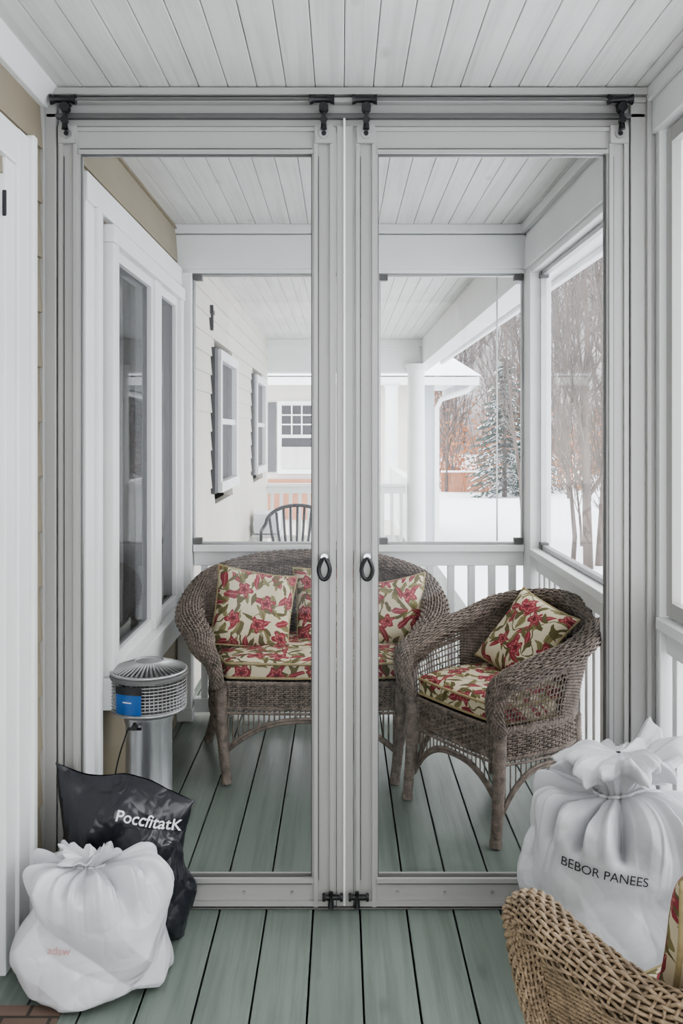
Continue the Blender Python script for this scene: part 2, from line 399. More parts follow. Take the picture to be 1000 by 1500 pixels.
def railing(name,axis,c,a0,a1,mount=.0,top=.885,wid=.055,bot=.03,sp=.105):
    r=MB(name)
    def bx(u0,u1,v0,v1,z0,z1):
        if axis=='x': r.box(u0,u1,c+v0,c+v1,z0,z1,'white')
        else: r.box(c+v0,c+v1,u0,u1,z0,z1,'white')
    bx(a0,a1,-wid,wid,top-.035,top); bx(a0,a1,-.022,.022,top-.11,top-.035); bx(a0,a1,-.025,.025,bot,bot+.07)
    n=int((a1-a0)/sp)
    for i in range(n+1):
        p=a0+ (a1-a0)*(i+.5)/(n+1); bx(p-.018,p+.018,-.018,.018,bot+.07,top-.11)
    n=2
    for i in range(n): 
        p=a0+(a1-a0)*(.1+.8*i); bx(p-.03,p+.03,-.02,.02,0,bot)
    return r.build(bevel=.003)
railing('railing','x',D2+.05,-.75,.925)
railing('railing','y',.975,2.81,4.35)
railing('railing','y',.995,.67,2.66,top=.90)
railing('railing','y',.995,-1.7,.54,top=.90)
railing('railing','x',9.94,-.83,.72)
railing('railing','y',.86,10.1,14.8)
def screen(name,axis,c,a0,a1,z0,z1,clips=True,fw=.022):
    g=MB(name)
    def bx(u0,u1,v0,v1,zz0,zz1,m):
        if axis=='x': g.box(u0,u1,c+v0,c+v1,zz0,zz1,m)
        else: g.box(c+v0,c+v1,u0,u1,zz0,zz1,m)
    for (u0,u1,q0,q1) in ((a0,a0+fw,z0,z1),(a1-fw,a1,z0,z1),(a0+fw,a1-fw,z0,z0+fw),(a0+fw,a1-fw,z1-fw,z1)):
        bx(u0,u1,-.014,.014,q0,q1,'greym' if clips else 'trim')
    i0,i1,j0,j1=a0+fw,a1-fw,z0+fw,z1-fw
    P=[(i0,j0),(i1,j0),(i1,j1),(i0,j1)]
    V=[(u,c,z) if axis=='x' else (c,u,z) for u,z in P]
    g.add(V,np.array([[0,1,2,3]]),'glass',False)
    if clips:
        for u in (a0,a1):
            for z in (z0,z1):
                su=1 if u==a0 else -1; sz=1 if z==z0 else -1
                bx(min(u,u+su*.045),max(u,u+su*.045),-.02,.02,min(z,z+sz*.03),max(z,z+sz*.03),'trimd')
    return g.build(bevel=.0015)
screen('window_2','x',D2+.03,-.752,.02,.888,2.256,fw=.009)
t=MB('trim_mullion_back'); t.box(.02,.19,D2,D2+.08,.885,2.26,'white'); t.build(bevel=.004)
o=screen('window_3','x',D2+.03,.19,.922,.888,2.256,fw=.009)
t=MB('trim_sash_edge'); t.box(.79,.797,D2+.036,D2+.046,.90,2.25,'greym'); t.build()
screen('window_4','y',.985,2.82,4.345,.888,2.236,fw=.02)
screen('window_5','y',.985,.67,2.655,.905,2.355,clips=False,fw=.045)
screen('window_6','y',.985,-1.7,.54,.905,2.355,clips=False,fw=.045)
# ---------------------------------------------------------------- partition doors
fr=MB('trim_door_frame')
fr.box(-.94,-.868,D1-.03,D1+.05,0,H,'trim'); fr.box(.88,.955,D1-.03,D1+.05,0,H,'trim')
fr.box(-.915,-.900,D1-.045,D1-.03,0,2.47,'trim'); fr.box(.925,.94,D1-.045,D1-.03,0,2.47,'trim')
fr.box(-.868,.88,D1-.01,D1+.05,2.39,H,'trim')
fr.box(-.915,.94,D1-.05,D1+.0,2.475,2.497,'trim')
fr.box(-.90,.925,D1-.04,D1-.01,2.455,2.47,'trim')
fr.box(-.90,.925,D1-.03,D1-.01,2.41,2.425,'trimd')
fr.box(-.868,.88,D1-.03,D1+.05,0,.006,'trimd')
fr.box(-.0155,.0365,D1-.022,D1+.045,.006,2.39,'trim')
fr.box(.005,.012,D1-.028,D1-.02,.01,2.42,'seam')
fr.build(bevel=.003)
def doorleaf(name,x0,x1,g0,g1,handle):
    d=MB(name); yf=D1-.03; yb=D1+.02; zt,zb=2.385,.008; gt,gb=2.305,.092
    d.box(x0,g0,yf+.01,yb,zb,zt,'trim'); d.box(g1,x1,yf+.01,yb,zb,zt,'trim')
    d.box(g0,g1,yf+.01,yb,gt,zt,'trim'); d.box(g0,g1,yf+.01,yb,zb,gb,'trim')
    for (a,bb) in ((x0,g0),(g1,x1)):
        d.box(a+.006,a+.018,yf,yf+.012,zb,zt-.002,'trim'); d.box(bb-.018,bb-.006,yf,yf+.012,zb,zt-.002,'trim')
        d.box(a+.0195,a+.0215,yf+.006,yf+.0115,zb+.08,zt-.09,'trimd')
    y2=yf+.0012
    d.box(x0+.0185,x1-.0185,y2,yf+.012,zt-.014,zt-.0025,'trim')
    d.box(g0-.004,g1+.004,y2,yf+.012,gt-.002,gt+.010,'trim'); d.box(g0-.004,g1+.004,y2,yf+.012,gb-.012,gb+.002,'trim')
    d.box(x0+.0185,x1-.0185,y2,yf+.012,.010,.026,'trim')
    d.box(g0,g1,yf+.004,yf+.0115,gt+.012,gt+.014,'trimd'); d.box(g0,g1,yf+.004,yf+.0115,gb-.016,gb-.014,'trimd')
    for q in ((g0,g0+.003,gb,gt),(g1-.003,g1,gb,gt),(g0+.003,g1-.003,gb,gb+.003),(g0+.003,g1-.003,gt-.003,gt)):
        d.box(q[0],q[1],D1-.012,D1+.004,q[2],q[3],'trimd')
    d.add([(g0,D1-.004,gb),(g1,D1-.004,gb),(g1,D1-.004,gt),(g0,D1-.004,gt)],np.array([[0,1,2,3]]),'glass',False)
    for (a,bb) in ((x0,g0),(g1,x1)):
        cx=(a+bb)/2; 
        d.box(cx-.027,cx+.027,yf-.008,yf+.004,2.332,2.386,'trim')
        d.cyl((cx,yf-.014,2.358),(cx,yf-.006,2.358),.014,.014,'greym'); d.cyl((cx,yf-.019,2.358),(cx,yf-.013,2.358),.007,.006,'black')
        yy=yf-.03
        d.box(cx-.006,cx+.006,yy-.004,yy+.006,2.372,2.44,'black')
        d.cyl((cx-.030,yy,2.455),(cx+.024,yy,2.455),.010,.010,'black'); d.cyl((cx-.042,yy,2.455),(cx-.030,yy,2.455),.016,.012,'black'); d.cyl((cx+.02,yy,2.455),(cx+.032,yy,2.455),.012,.016,'black')
        d.cyl((cx,yy-.012,2.43),(cx,yy+.014,2.43),.014,.014,'black'); d.cyl((cx,yy-.01,2.392),(cx,yy+.012,2.392),.011,.008,'black')
        d.cyl((cx,yy,2.40),(cx,yy,2.366),.006,.010,'black')
        d.box(cx-.005,cx+.005,yy,yf+.03,2.45,2.46,'black')
    d.tube([((x0+g0)/2,yf-.03,2.455),((g1+x1)/2,yf-.03,2.455)],.004,'trimd',8)
    hx=handle; hz=1.05
    d.cyl((hx,yf+.002,hz+.028),(hx,yf-.022,hz+.028),.008,.011,'steel'); d.cyl((hx,yf-.02,hz+.028),(hx,yf-.03,hz+.028),.012,.010,'steel')
    an=np.linspace(0,2*np.pi,26,endpoint=False)
    P=np.stack([hx+.017*np.sin(an)*(1-.35*np.clip(np.cos(an),0,1)),np.full(26,yf-.026),hz-.008+.032*np.cos(an)],1)
    d.tube(P,.0065,'black',8,closed=True)
    bx=handle+(.02 if handle<0 else -.03)
    d.cyl((bx-.02,yf-.012,.045),(bx+.03,yf-.012,.045),.008,.008,'black'); d.cyl((bx+.0,yf-.014,.015),(bx+.0,yf-.014,.062),.009,.006,'black')
    d.cyl((bx+.028,yf-.012,.045),(bx+.036,yf-.012,.045),.013,.011,'black'); d.cyl((bx-.026,yf-.012,.045),(bx-.018,yf-.012,.045),.011,.013,'black')
    for sx in np.linspace(g0+.06,g1-.06,5):
        d.cyl((sx,yf+.012,.05),(sx,yf+.004,.05),.005,.005,'greym',10)
    return d.build(bevel=.0015)
doorleaf('door_2',-.866,-.017,-.798,-.090,-.052)
doorleaf('door_3',.038,.878,.111,.809,.077)
# ---------------------------------------------------------------- wicker
def catmull(C,t):
    C=np.asarray(C,float); n=len(C); t=np.clip(t,0,n-1-1e-9); i=np.floor(t).astype(int); f=(t-i)[...,None]
    def g(k):
        lo=2*C[0]-C[1]; hi=2*C[-1]-C[-2]
        E=np.vstack([lo,C,hi,hi]); return E[np.clip(k+1,0,len(E)-1)]
    p0,p1,p2,p3=g(i-1),g(i),g(i+1),g(i+2)
    return .5*((2*p1)+(-p0+p2)*f+(2*p0-5*p1+4*p2-p3)*f**2+(-p0+3*p1-3*p2+p3)*f**3)
def resample(P,n,closed=False):
    P=np.asarray(P,float)
    if closed: P=np.vstack([P,P[:1]])
    d=np.concatenate([[0],np.cumsum(np.linalg.norm(np.diff(P,axis=0),axis=1))])
    s=np.linspace(0,d[-1],n,endpoint=not closed)
    return np.stack([np.interp(s,d,P[:,k]) for k in range(P.shape[1])],1), d[-1]
def wicker_seat(name,base,rim,tail,rad,loc,rotz,scale,feet,wm='wick',wd='wickd',open_t=2.0,cush=True,frontbulge=.0,strand=.0042,dense_all=False):
    mb=MB(name)
    nh=len(base)
    mir=lambda L:[tuple([-p[0]]+list(p[1:])) for p in L]
    B=np.array([(x,y,.39) for x,y in base]+mir([(x,y,.39) for x,y in base])[::-1][1:])
    Rm=np.array(list(rim)+mir(rim)[::-1][1:])
    T=len(B)-1
    def S(U,V):
        b=catmull(B,U*T); r=catmull(Rm,U*T); V=V[...,None]
        w=.35*V+.65*V**2
        xy=b[...,:2]*(1-w)+r[...,:2]*w; z=b[...,2:]*(1-V)+(r[...,2:]-.01)*V
        return np.concatenate([xy,z],-1)
    us=np.linspace(0,1,200); L=np.linalg.norm(np.diff(catmull(Rm,us*T),axis=0),axis=1).sum()
    nst=lambda u0,u1:int(L*(u1-u0)/.019)
    uo=open_t/T
    if dense_all: uo=0
    hh=Rm[nh-1][2]-.39
    mb.weave(S,uo,1-uo,0,1,nst(uo,1-uo),int(hh/(strand*1.9)),strand,wm)
    U,V=np.meshgrid(np.linspace(uo,1-uo,80),np.linspace(0,1,8),indexing='ij'); mb.grid(S(U,V),wd)
    if uo>0:
        for a,bb in ((0,uo),(1-uo,1)):
            n=int(L*uo/.020)
            mb.weave(S,a,bb,.02,.78,n,9,.0032,wm)
            mb.weave(S,a,bb,.76,1,n,7,strand,wm)
            mb.weave(S,a,bb,0,.14,n,4,strand,wm)
    tl=list(tail); RC=np.array(tl+[tuple(p) for p in Rm]+mir(tl)[::-1])
    tanc=np.gradient(Rm[:,:2],axis=0); oc=np.stack([-tanc[:,1],tanc[:,0]],1)*-1
    oc/=np.linalg.norm(oc,axis=1,keepdims=True)
    if (oc*Rm[:,:2]).sum()<0: oc=-oc
    OC=np.zeros((len(RC),3)); k=len(tl); OC[k:k+len(Rm),:2]=oc; OC[:k,:2]=(1,0) ; OC[k+len(Rm):,:2]=(-1,0)
    RA=np.array(list(rad)+list(rad)[::-1][1:])
    TR=len(RC)-1
    def roll(U,A,sc=1.0):
        t=U*TR; Cc=catmull(RC,t); tg=catmull(RC,t+.02)-catmull(RC,t-.02); tg/=np.linalg.norm(tg,axis=-1,keepdims=True)+1e-12
        o=catmull(OC,t); o=o-tg*(o*tg).sum(-1,keepdims=True); o/=np.linalg.norm(o,axis=-1,keepdims=True)+1e-12
        b=np.cross(tg,o); ra=catmull(RA,t)
        return Cc+o*(ra[...,:1]*sc*np.cos(A)[...,None])+b*(ra[...,1:]*sc*np.sin(A)[...,None])
    LR=np.linalg.norm(np.diff(catmull(RC,np.linspace(0,1,200)*TR),axis=0),axis=1).sum()
    mb.weave(lambda U,A:roll(U,A),0.002,.998,0,2*np.pi,int(LR/.019),28,strand,wm,wrapv=True)
    U,A=np.meshgrid(np.linspace(0,1,120),np.linspace(0,2*np.pi,16,endpoint=False),indexing='ij'); mb.grid(roll(U,A,.93),wd,closed_v=True)
    bp=catmull(B,np.linspace(0,T,120))[:,:2]
    fx=np.linspace(bp[-1][0],bp[0][0],30)[1:-1]; fb=np.stack([fx,bp[0][1]-frontbulge*(1-(fx/bp[0][0])**2)],1)
    loop=np.vstack([bp,fb]); lp,Lp=resample(loop,400,True)
    lpc=np.vstack([lp,lp[:1]])
    def AP(U,V):
        s=(U%1.0)*400; x=np.interp(s,np.arange(401),lpc[:,0]); y=np.interp(s,np.arange(401),lpc[:,1])
        return np.stack([x,y,.31+.095*V],-1)
    mb.weave(AP,0,1,0,1,int(Lp/.02)//2*2,12,strand,wm)
    U,V=np.meshgrid(np.linspace(0,1,200),np.linspace(0,1,3),indexing='ij'); P=AP(U,V); P[...,:2]*=.992; mb.grid(P,wd)
    for z,r in ((.305,.009),(.408,.010)):
        ph=np.linspace(0,2*np.pi*60,400,endpoint=False)
        for q in (0,np.pi):
            P=np.column_stack([lp[:,0]*(1+.006*np.cos(ph+q)),lp[:,1]*(1+.006*np.cos(ph+q)),z+.005*np.sin(ph+q)]); mb.tube(P,r*.7,wm,6,closed=True)
    Dk=np.column_stack([lp[::4,0]*.98,lp[::4,1]*.98,np.full(100,.40)]); mb.add(Dk,[list(range(100))],wd,False)
    Dk=np.column_stack([lp[::4,0]*.97,lp[::4,1]*.97,np.full(100,.33)]); mb.add(Dk,[list(range(100))[::-1]],wd,False)
    tops=[]
    for (tx,ty,fx_,fy_) in feet:
        n=70; tt=np.linspace(0,1,n); bow=tt**2
        P=np.column_stack([tx+(fx_-tx)*bow,ty+(fy_-ty)*bow,.40*(1-tt)+.003*tt]); r=.026-.006*tt; r=r*(1+.07*np.sin(tt*np.pi*56)); r[-4:]=.023
        mb.tube(P,r,wm,10); tops.append((tx,ty))
    idx=[int(np.argmin(((lp-np.array(t))**2).sum(1))) for t in tops]
    pairs=[(0,1),(1,2),(2,3),(3,0)]
    for a,b_ in pairs:
        i0,i1=idx[a],idx[b_]
        if i1<i0: i1+=400
        if i1-i0>260: i0,i1=i1,i0+400
        seg=lpc[np.arange(i0,i1+1)%400]; sg,Ls=resample(seg,60); s=np.linspace(-1,1,60)
        zz=.265-.15*np.abs(s)**2.6
        for dz in (0,.013):
            mb.tube(np.column_stack([sg,zz-dz]),.0075,wm,6)
        n=int(Ls/.022); 
        for q in np.linspace(-.93,.93,n):
            x=np.interp(q,s,sg[:,0]); y=np.interp(q,s,sg[:,1]); z=np.interp(q,s,zz)
            mb.tube([(x,y,.31),(x,y,z-.01)],.0036,wm,4,cap=False)
        mb.tube(np.column_stack([sg,np.full(60,.285)]),.006,wm,6)
    o=mb.build(loc,rotz,scale)
    if cush:
        cb=MB('seat_cushion'); c0=np.array([0,lp[:,1].mean()*.6])
        out,_=resample(loop,160,True); out=c0+(out-c0)*np.array([.95,.95]); 
        z0,z1=.412,.505
        prof=[(0,z1+.018),(.3,z1+.017),(.6,z1+.013),(.85,z1+.004),(.94,z1-.004),(.985,z1-.014),(1,z1-.026),(1.0,(z0+z1)/2),(1,z0+.022),(.985,z0+.010),(.9,z0),(0,z0)]
        R=np.zeros((len(prof),160,3)); UVs=np.zeros((len(prof),160,2))
        for i,(s_,z) in enumerate(prof):
            R[i,:,:2]=c0+(out-c0)*s_; R[i,:,2]=z
            UVs[i,:,0]=R[i,:,0]+5; UVs[i,:,1]=R[i,:,1]+(z-z1)+3
        cb.grid(R,'floral',closed_v=True,uv=UVs.reshape(-1,2))
        for z in (z1-.018,z0+.016): cb.tube(np.column_stack([c0+(out-c0)*1.004,np.full(160,z)]),.0055,'pipe',6,closed=True)
        cb.build(parent=o)
    return o
wicker_seat('wicker_loveseat',
  [(.37,-.30),(.435,-.16),(.465,.03),(.43,.18),(.24,.26),(0,.28)],
  [(.465,-.30,.60),(.53,-.15,.65),(.545,.06,.70),(.49,.25,.77),(.27,.345,.83),(0,.37,.845)],
  [(.385,-.33,.40),(.40,-.355,.50),(.44,-.35,.565)],
  [(.024,.022),(.028,.026),(.045,.032),(.058,.036),(.060,.036),(.055,.036),(.045,.034),(.036,.032),(.034,.030)],
  (-.127,4.0,0),0,1.0,
  [(.375,-.31,.345,-.335),(.44,.16,.50,.17),(-.44,.16,-.50,.17),(-.375,-.31,-.345,-.335)],frontbulge=.02,open_t=2.2)
CH=math.radians(-56); CX,CY=.630,3.465
wicker_seat('wicker_armchair',
  [(.25,-.25),(.275,-.11),(.275,.05),(.21,.18),(0,.235)],
  [(.288,-.245,.60),(.312,-.10,.64),(.315,.09,.68),(.255,.25,.745),(0,.325,.79)],
  [(.255,-.265,.40),(.260,-.295,.48),(.272,-.29,.56)],
  [(.024,.022),(.028,.026),(.040,.032),(.050,.034),(.052,.034),(.048,.034),(.038,.032),(.036,.030)],
  (CX,CY,0),CH,.98,
  [(.25,-.26,.255,-.285),(.235,.15,.27,.21),(-.235,.15,-.27,.21),(-.25,-.26,-.255,-.285)],frontbulge=.01,open_t=1.8)
FA=math.pi+math.radians(30)
fc=wicker_seat('wicker_armchair',
  [(.25,-.25),(.275,-.11),(.275,.05),(.21,.18),(0,.235)],
  [(.315,-.245,.685),(.345,-.10,.69),(.34,.09,.69),(.265,.25,.76),(0,.345,.84)],
  [(.255,-.255,.40),(.265,-.29,.50),(.285,-.29,.62)],
  [(.024,.022),(.032,.028),(.040,.034),(.044,.036),(.044,.036),(.044,.036),(.040,.034),(.036,.030)],
  (.690,1.455,0),FA,.93,
  [(.25,-.26,.255,-.285),(.235,.15,.27,.21),(-.235,.15,-.27,.21),(-.25,-.26,-.255,-.285)],wm='wickt',wd='wicktd',dense_all=True,strand=.0036)
def pillow(loc,rz,lean,roll,a=.185,T=.065,seed=0):
    mb=MB('throw_pillow'); n=44; g=np.linspace(-1,1,n); U,V=np.meshgrid(g,g,indexing='ij')
    x=U*a*(1-.11*(1-V**2)+.02*np.sin(3*V+seed)); z=V*a*(1-.11*(1-U**2)+.02*np.sin(3*U+seed*2))
    h=T*((1-U**4)*(1-V**4))**.55*(1+.08*np.sin(5*U+seed)*np.cos(4*V+seed))
    uv=np.stack([U*a+seed*1.37+2,V*a+seed*.73+2],-1).reshape(-1,2)
    for s in (-1,1):
        mb.grid(np.stack([x,s*h,z],-1),'floral',uv=uv)
    e=np.concatenate([np.stack([x,z],-1)[:,0],np.stack([x,z],-1)[-1,1:],np.stack([x,z],-1)[::-1,-1][1:],np.stack([x,z],-1)[0,::-1][1:-1]])
    mb.tube(np.column_stack([e[:,0],np.zeros(len(e)),e[:,1]]),.005,'pipe',6,closed=True,ref=(0,1,0))
    o=mb.build(); o.rotation_mode='QUATERNION'
    q=Matrix.Rotation(rz,4,'Z')@Matrix.Rotation(lean,4,'X')@Matrix.Rotation(roll,4,'Y')
    o.location=loc; o.rotation_quaternion=q.to_quaternion(); return o
pillow((-.395,3.985,.66),math.radians(14),-.45,math.radians(11),.185,.07,1)
pillow((-.045,4.10,.665),0,-.35,math.radians(-4),.175,.06,2)
pillow((.235,4.05,.635),math.radians(-14),-.5,math.radians(-10),.165,.065,3)
fwd=Vector((math.sin(CH),-math.cos(CH)))
pillow((CX-fwd.x*.125,CY-fwd.y*.125,.635),CH,-.62,math.radians(14),.175,.055,4)
pillow((.645,1.385,.665),FA,-.3,math.radians(8),.20,.07,5)
# ---------------------------------------------------------------- bags
def tri(x): return np.abs((x/np.pi)%2-1)*2-1
def crease(P,r,amp,n=16,fl=12,fh=75,base=18):
    D=np.zeros(P.shape[:-1])
    for i in range(n):
        d=r.normal(size=3); d/=np.linalg.norm(d); fq=np.exp(r.uniform(np.log(fl),np.log(fh)))
        w1=r.normal(size=3)*6; w2=r.normal(size=3)*10
        mask=np.clip(.45+.9*np.sin(P@w1+r.uniform(0,6)),0,1)
        D+=tri(P@d*fq+1.3*np.sin(P@w2+r.uniform(0,6))+r.uniform(0,6))*(base/fq)*mask
    return D/4*amp
def bag(name,loc,a,b_,H_,seed,m,rr,zz,rotz=0,neckoff=(0,0),cr=.012,sq=3.2,pleat=.12,flut=.09,rx=.35,flat=None):
    r=np.random.default_rng(seed); NA,NR=480,280
    th=np.linspace(0,2*np.pi,NA,endpoint=False); t=np.linspace(0,1,NR)
    ct=[0,.08,.14,.22,.38,.52,.62,.70,.75,.78,.82,.89,.95,1.0]
    def ci(x,X,Y):
        return catmull(np.array(Y)[:,None],np.interp(x,X,np.arange(len(X))))[...,0]
    R0=np.clip(ci(t,ct,rr),0,None); Z0=np.clip(ci(t,ct,zz),0,None)
    A,Tm=np.meshgrid(th,t); Rr=R0[:,None]+0*A; Z=Z0[:,None]+0*A
    se=(np.abs(np.cos(A))**sq+np.abs(np.sin(A))**sq)**(-1/sq)
    k=np.clip((.68-Tm)/.3,0,1); shape=1*(1-k)+se*k
    pl=np.zeros_like(A)
    for n in (9,14,23,31):
        pl+=tri(n*A+r.uniform(0,6)+1.2*np.sin(2*A+r.uniform(0,6)))*(9/n)**.6
    # taut print panel: the creases fade out around the lettering
    fm=np.ones_like(A)
    if flat is not None:
        Xe=Rr*shape*np.cos(A)*a; Ye=Rr*shape*np.sin(A)*b_; Ze=Z*H_
        d2=((Xe-flat[0])/flat[2])**2+((Ze-flat[1])/flat[3])**2
        fm=np.where(Ye<.02,1-.93*np.exp(-d2**1.5),1)
    near=np.exp(-((Tm-.70)/.13)**2)*fm
    Rr=Rr*shape*(1+pleat*pl*near)
    Z=Z+pleat*.35*pl*np.exp(-((Tm-.67)/.07)**2)*fm
    ra=np.clip((Tm-.79)/.10,0,1); rb=np.clip((1-Tm)/.08,0,1)
    ruff=np.sin(2*A+r.uniform(0,6))*.5+np.sin(3*A+r.uniform(0,6))*.5+tri(7*A+r.uniform(0,6))*.35+tri(13*A+r.uniform(0,6))*.3+tri(23*A+r.uniform(0,6))*.2
    Rr=Rr*(1+rx*ra*ruff); 
    Z=Z+ra*rb*flut*(np.sin(2*A+r.uniform(0,6))+.8*np.sin(3*A+r.uniform(0,6))+.6*tri(7*A)+.5*tri(15*A))
    sh=np.clip((Tm-.45)/.4,0,1)
    X=Rr*np.cos(A)*a+neckoff[0]*sh; Y=Rr*np.sin(A)*b_+neckoff[1]*sh; Zm=Z*H_
    lump=.05*np.sin(2*A+seed)+.04*np.sin(3*A+seed*2+4*Tm)
    X*=1+lump; Y*=1+lump
    P=np.stack([X,Y,Zm],-1)
    c=np.array([neckoff[0]*.3,neckoff[1]*.3,H_*.4]); nd=P-c; nd/=np.linalg.norm(nd,axis=-1,keepdims=True)+1e-9
    env=np.clip(Tm/.1,0,1)*(1-.6*np.exp(-((Tm-.78)/.04)**2))*fm
    P=P+nd*(crease(P,r,cr)*env)[...,None]
    P[...,2]=np.clip(P[...,2],0.005,None)
    mb=MB(name); mb.grid(P,m,closed_v=True)
    i=int(.78*NR); ring=P[i]; cc=ring.mean(0); ring=cc+(ring-cc)*1.15
    mb.tube(ring[::6],.005,m,6,closed=True)
    return mb.build(loc,rotz)
def sack(name,loc,w,dp,H_,seed,m,tilt,cr=.02):
    r=np.random.default_rng(seed); NA,NR=460,240
    th=np.linspace(0,2*np.pi,NA,endpoint=False); t=np.linspace(0,1,NR)
    aa=[0,.80,.92,.96,.97,.95,.96,1.0,1.06]; bb=[0,.85,1.0,1.05,.98,.78,.50,.20,.05]; zz=[0,0,.05,.22,.45,.66,.83,.94,1.0]
    f=lambda Y:catmull(np.array(Y)[:,None],t*(len(Y)-1))[...,0][:,None]
    A,Tm=np.meshgrid(th,t); 
    X=w*f(aa)*np.sign(np.cos(A))*np.abs(np.cos(A))**.85; Y=dp*f(bb)*np.sin(A)+.05*Tm; Z=H_*f(zz)+0*A
    Z=Z*(1+tilt*X/w)+ .012*np.sin(X/w*4+1)*Tm
    P=np.stack([X,Y,Z],-1); c=np.array([0,0,H_*.35]); nd=P-c; nd/=np.linalg.norm(nd,axis=-1,keepdims=True)+1e-9
    cz=crease(P,r,cr,n=16)*np.clip(Tm/.1,0,1)*(1-.75*np.clip((Tm-.72)/.2,0,1))
    P=P+nd*cz[...,None]
    P[...,1]+= .012*tri(X/w*7+2*np.sin(Z*12)+1)*np.sin(np.pi*np.clip(Tm*1.15,0,1))
    P[...,2]=np.clip(P[...,2],0.003,None)
    mb=MB(name); mb.grid(P,m,closed_v=True); return mb.build(loc,0)
def wraptext(bagobj,name,txt,size,org,right,up,fwd,m,off=.003,spacing=1.0,bold=0.0):
    cu=bpy.data.curves.new(name,'FONT'); cu.body=txt; cu.size=size; cu.align_x='CENTER'; cu.align_y='CENTER'; cu.space_character=spacing; cu.offset=bold
    to=bpy.data.objects.new(name+'_tmp',cu); COL.objects.link(to)
    bpy.context.view_layer.update()
    dg=bpy.context.evaluated_depsgraph_get(); me=bpy.data.meshes.new_from_object(to.evaluated_get(dg))
    bpy.data.objects.remove(to)
    bm=bmesh.new(); bm.from_mesh(me)
    for _ in range(5):
        es=[e for e in bm.edges if e.calc_length()>size*.08]
        if not es: break
        bmesh.ops.subdivide_edges(bm,edges=es,cuts=1); bmesh.ops.triangulate(bm,faces=bm.faces)
    src=bagobj.data; mw=Matrix.Translation(bagobj.location)@Matrix.Rotation(bagobj.rotation_euler.z,4,'Z'); vs=[mw@v.co for v in src.vertices]
    bv=BVHTree.FromPolygons(vs,[tuple(p.vertices) for p in src.polygons])
    right=Vector(right).normalized(); up=Vector(up).normalized(); fwd=Vector(fwd).normalized(); org=Vector(org)
    inv=mw.inverted(); last=None
    for v in bm.verts:
        p=org+right*v.co.x+up*v.co.y-fwd*1.0
        h=bv.ray_cast(p,fwd)
        q=h[0]-fwd*off if h[0] is not None else (last or org)
        last=q; v.co=inv@q
    bm.to_mesh(me); bm.free(); me.materials.clear(); me.materials.append(M[m])
    o=bpy.data.objects.new(name,me); COL.objects.link(o); o.parent=bagobj
    return o
def rot2(a): return (math.cos(a),0,math.sin(a)),(-math.sin(a),0,math.cos(a))
b1=bag('white_trash_bag',(-.655,2.345,0.004),.172,.13,.355,3,'wbag',
  [0,.92,1.08,1.10,1.04,.98,.93,.76,.46,.20,.26,.50,.42,.03],[0,0,.02,.10,.36,.60,.76,.87,.90,.89,.93,.99,1.0,.95],rotz=.06,neckoff=(-.01,-.02),cr=.060,flut=.035,sq=3.6,rx=.3)
r_,u_=rot2(math.radians(-2)); wraptext(b1,'printed_text','adaw',.028,(-.705,2.3,.150),r_,u_,(0,1,-.1),'rtext',off=.007)
b2=sack('black_trash_bag',(-.632,2.555,0.0),.195,.095,.435,11,'bbag',-.10,cr=.06)
r_,u_=rot2(math.radians(-11)); wraptext(b2,'printed_text','PoccfitatK',.044,(-.552,2.5,.352),r_,u_,(0,1,-.30),'ltext',off=.009,bold=.0006)
b3=bag('white_trash_bag',(.745,2.42,0.0),.215,.18,.58,5,'wbag',
  [0,.8,.97,1.02,1.04,1.06,1.02,.84,.52,.26,.40,.78,.60,.03],[0,0,.04,.14,.36,.54,.66,.75,.80,.81,.87,.96,1.0,.95],neckoff=(.01,.0),cr=.060,flut=.05,rx=.28,pleat=.13,flat=(-.07,.325,.17,.065))
ra_=math.radians(-7); wraptext(b3,'printed_text','BEBOR PANEES',.032,(.650,2.2,.345),(math.cos(ra_),-.30,math.sin(ra_)),(-math.sin(ra_),0,math.cos(ra_)),(.30,1,-.1),'dtext',off=.006)
# ---------------------------------------------------------------- heater
h=MB('patio_heater'); hx,hy=-.672,3.1
an=np.linspace(0,2*np.pi,48,endpoint=False)
def ring(r,z): return np.column_stack([hx+r*np.cos(an),hy+r*np.sin(an),np.full(48,z)])
prof=[(.090,.0),(.090,.02),(.080,.03),(.080,.44),(.085,.455),(.085,.48)]
h.grid(np.stack([ring(r,z) for r,z in prof]),'steel',closed_v=True)
h.grid(np.stack([ring(r,z) for r,z in [(.0,.0),(.09,.0)]]),'steel',closed_v=True)
h.grid(np.stack([ring(r,z) for r,z in [(.0,.478),(.10,.478),(.128,.492),(.130,.50),(.11,.505),(.0,.505)]]),'greym',closed_v=True)
h.grid(np.stack([ring(r,z) for r,z in [(.095,.50),(.095,.61)]]),'trimd',closed_v=True)
for z in np.linspace(.505,.605,10): h.tube(ring(.130,z),.0022,'greym',5,closed=True)
for k in range(56):
    a=k/56*2*np.pi; h.tube([(hx+.128*math.cos(a),hy+.128*math.sin(a),.495),(hx+.128*math.cos(a),hy+.128*math.sin(a),.612)],.0018,'greym',4)
h.grid(np.stack([ring(r,z) for r,z in [(.134,.606),(.135,.615),(.128,.622),(.08,.640),(.045,.650),(.0,.653)]]),'trimd',closed_v=True)
for k in range(44):
    a=k/44*2*np.pi; c_,s_=math.cos(a),math.sin(a)
    h.tube([(hx+.05*c_,hy+.05*s_,.655),(hx+.126*c_,hy+.126*s_,.630)],.0042,'greym',5)
h.tube(ring(.05,.656),.004,'greym',6,closed=True); h.tube(ring(.128,.625),.006,'greym',6,closed=True)
h.grid(np.stack([ring(r,z) for r,z in [(.05,.656),(.0,.660)]]),'greym',closed_v=True)
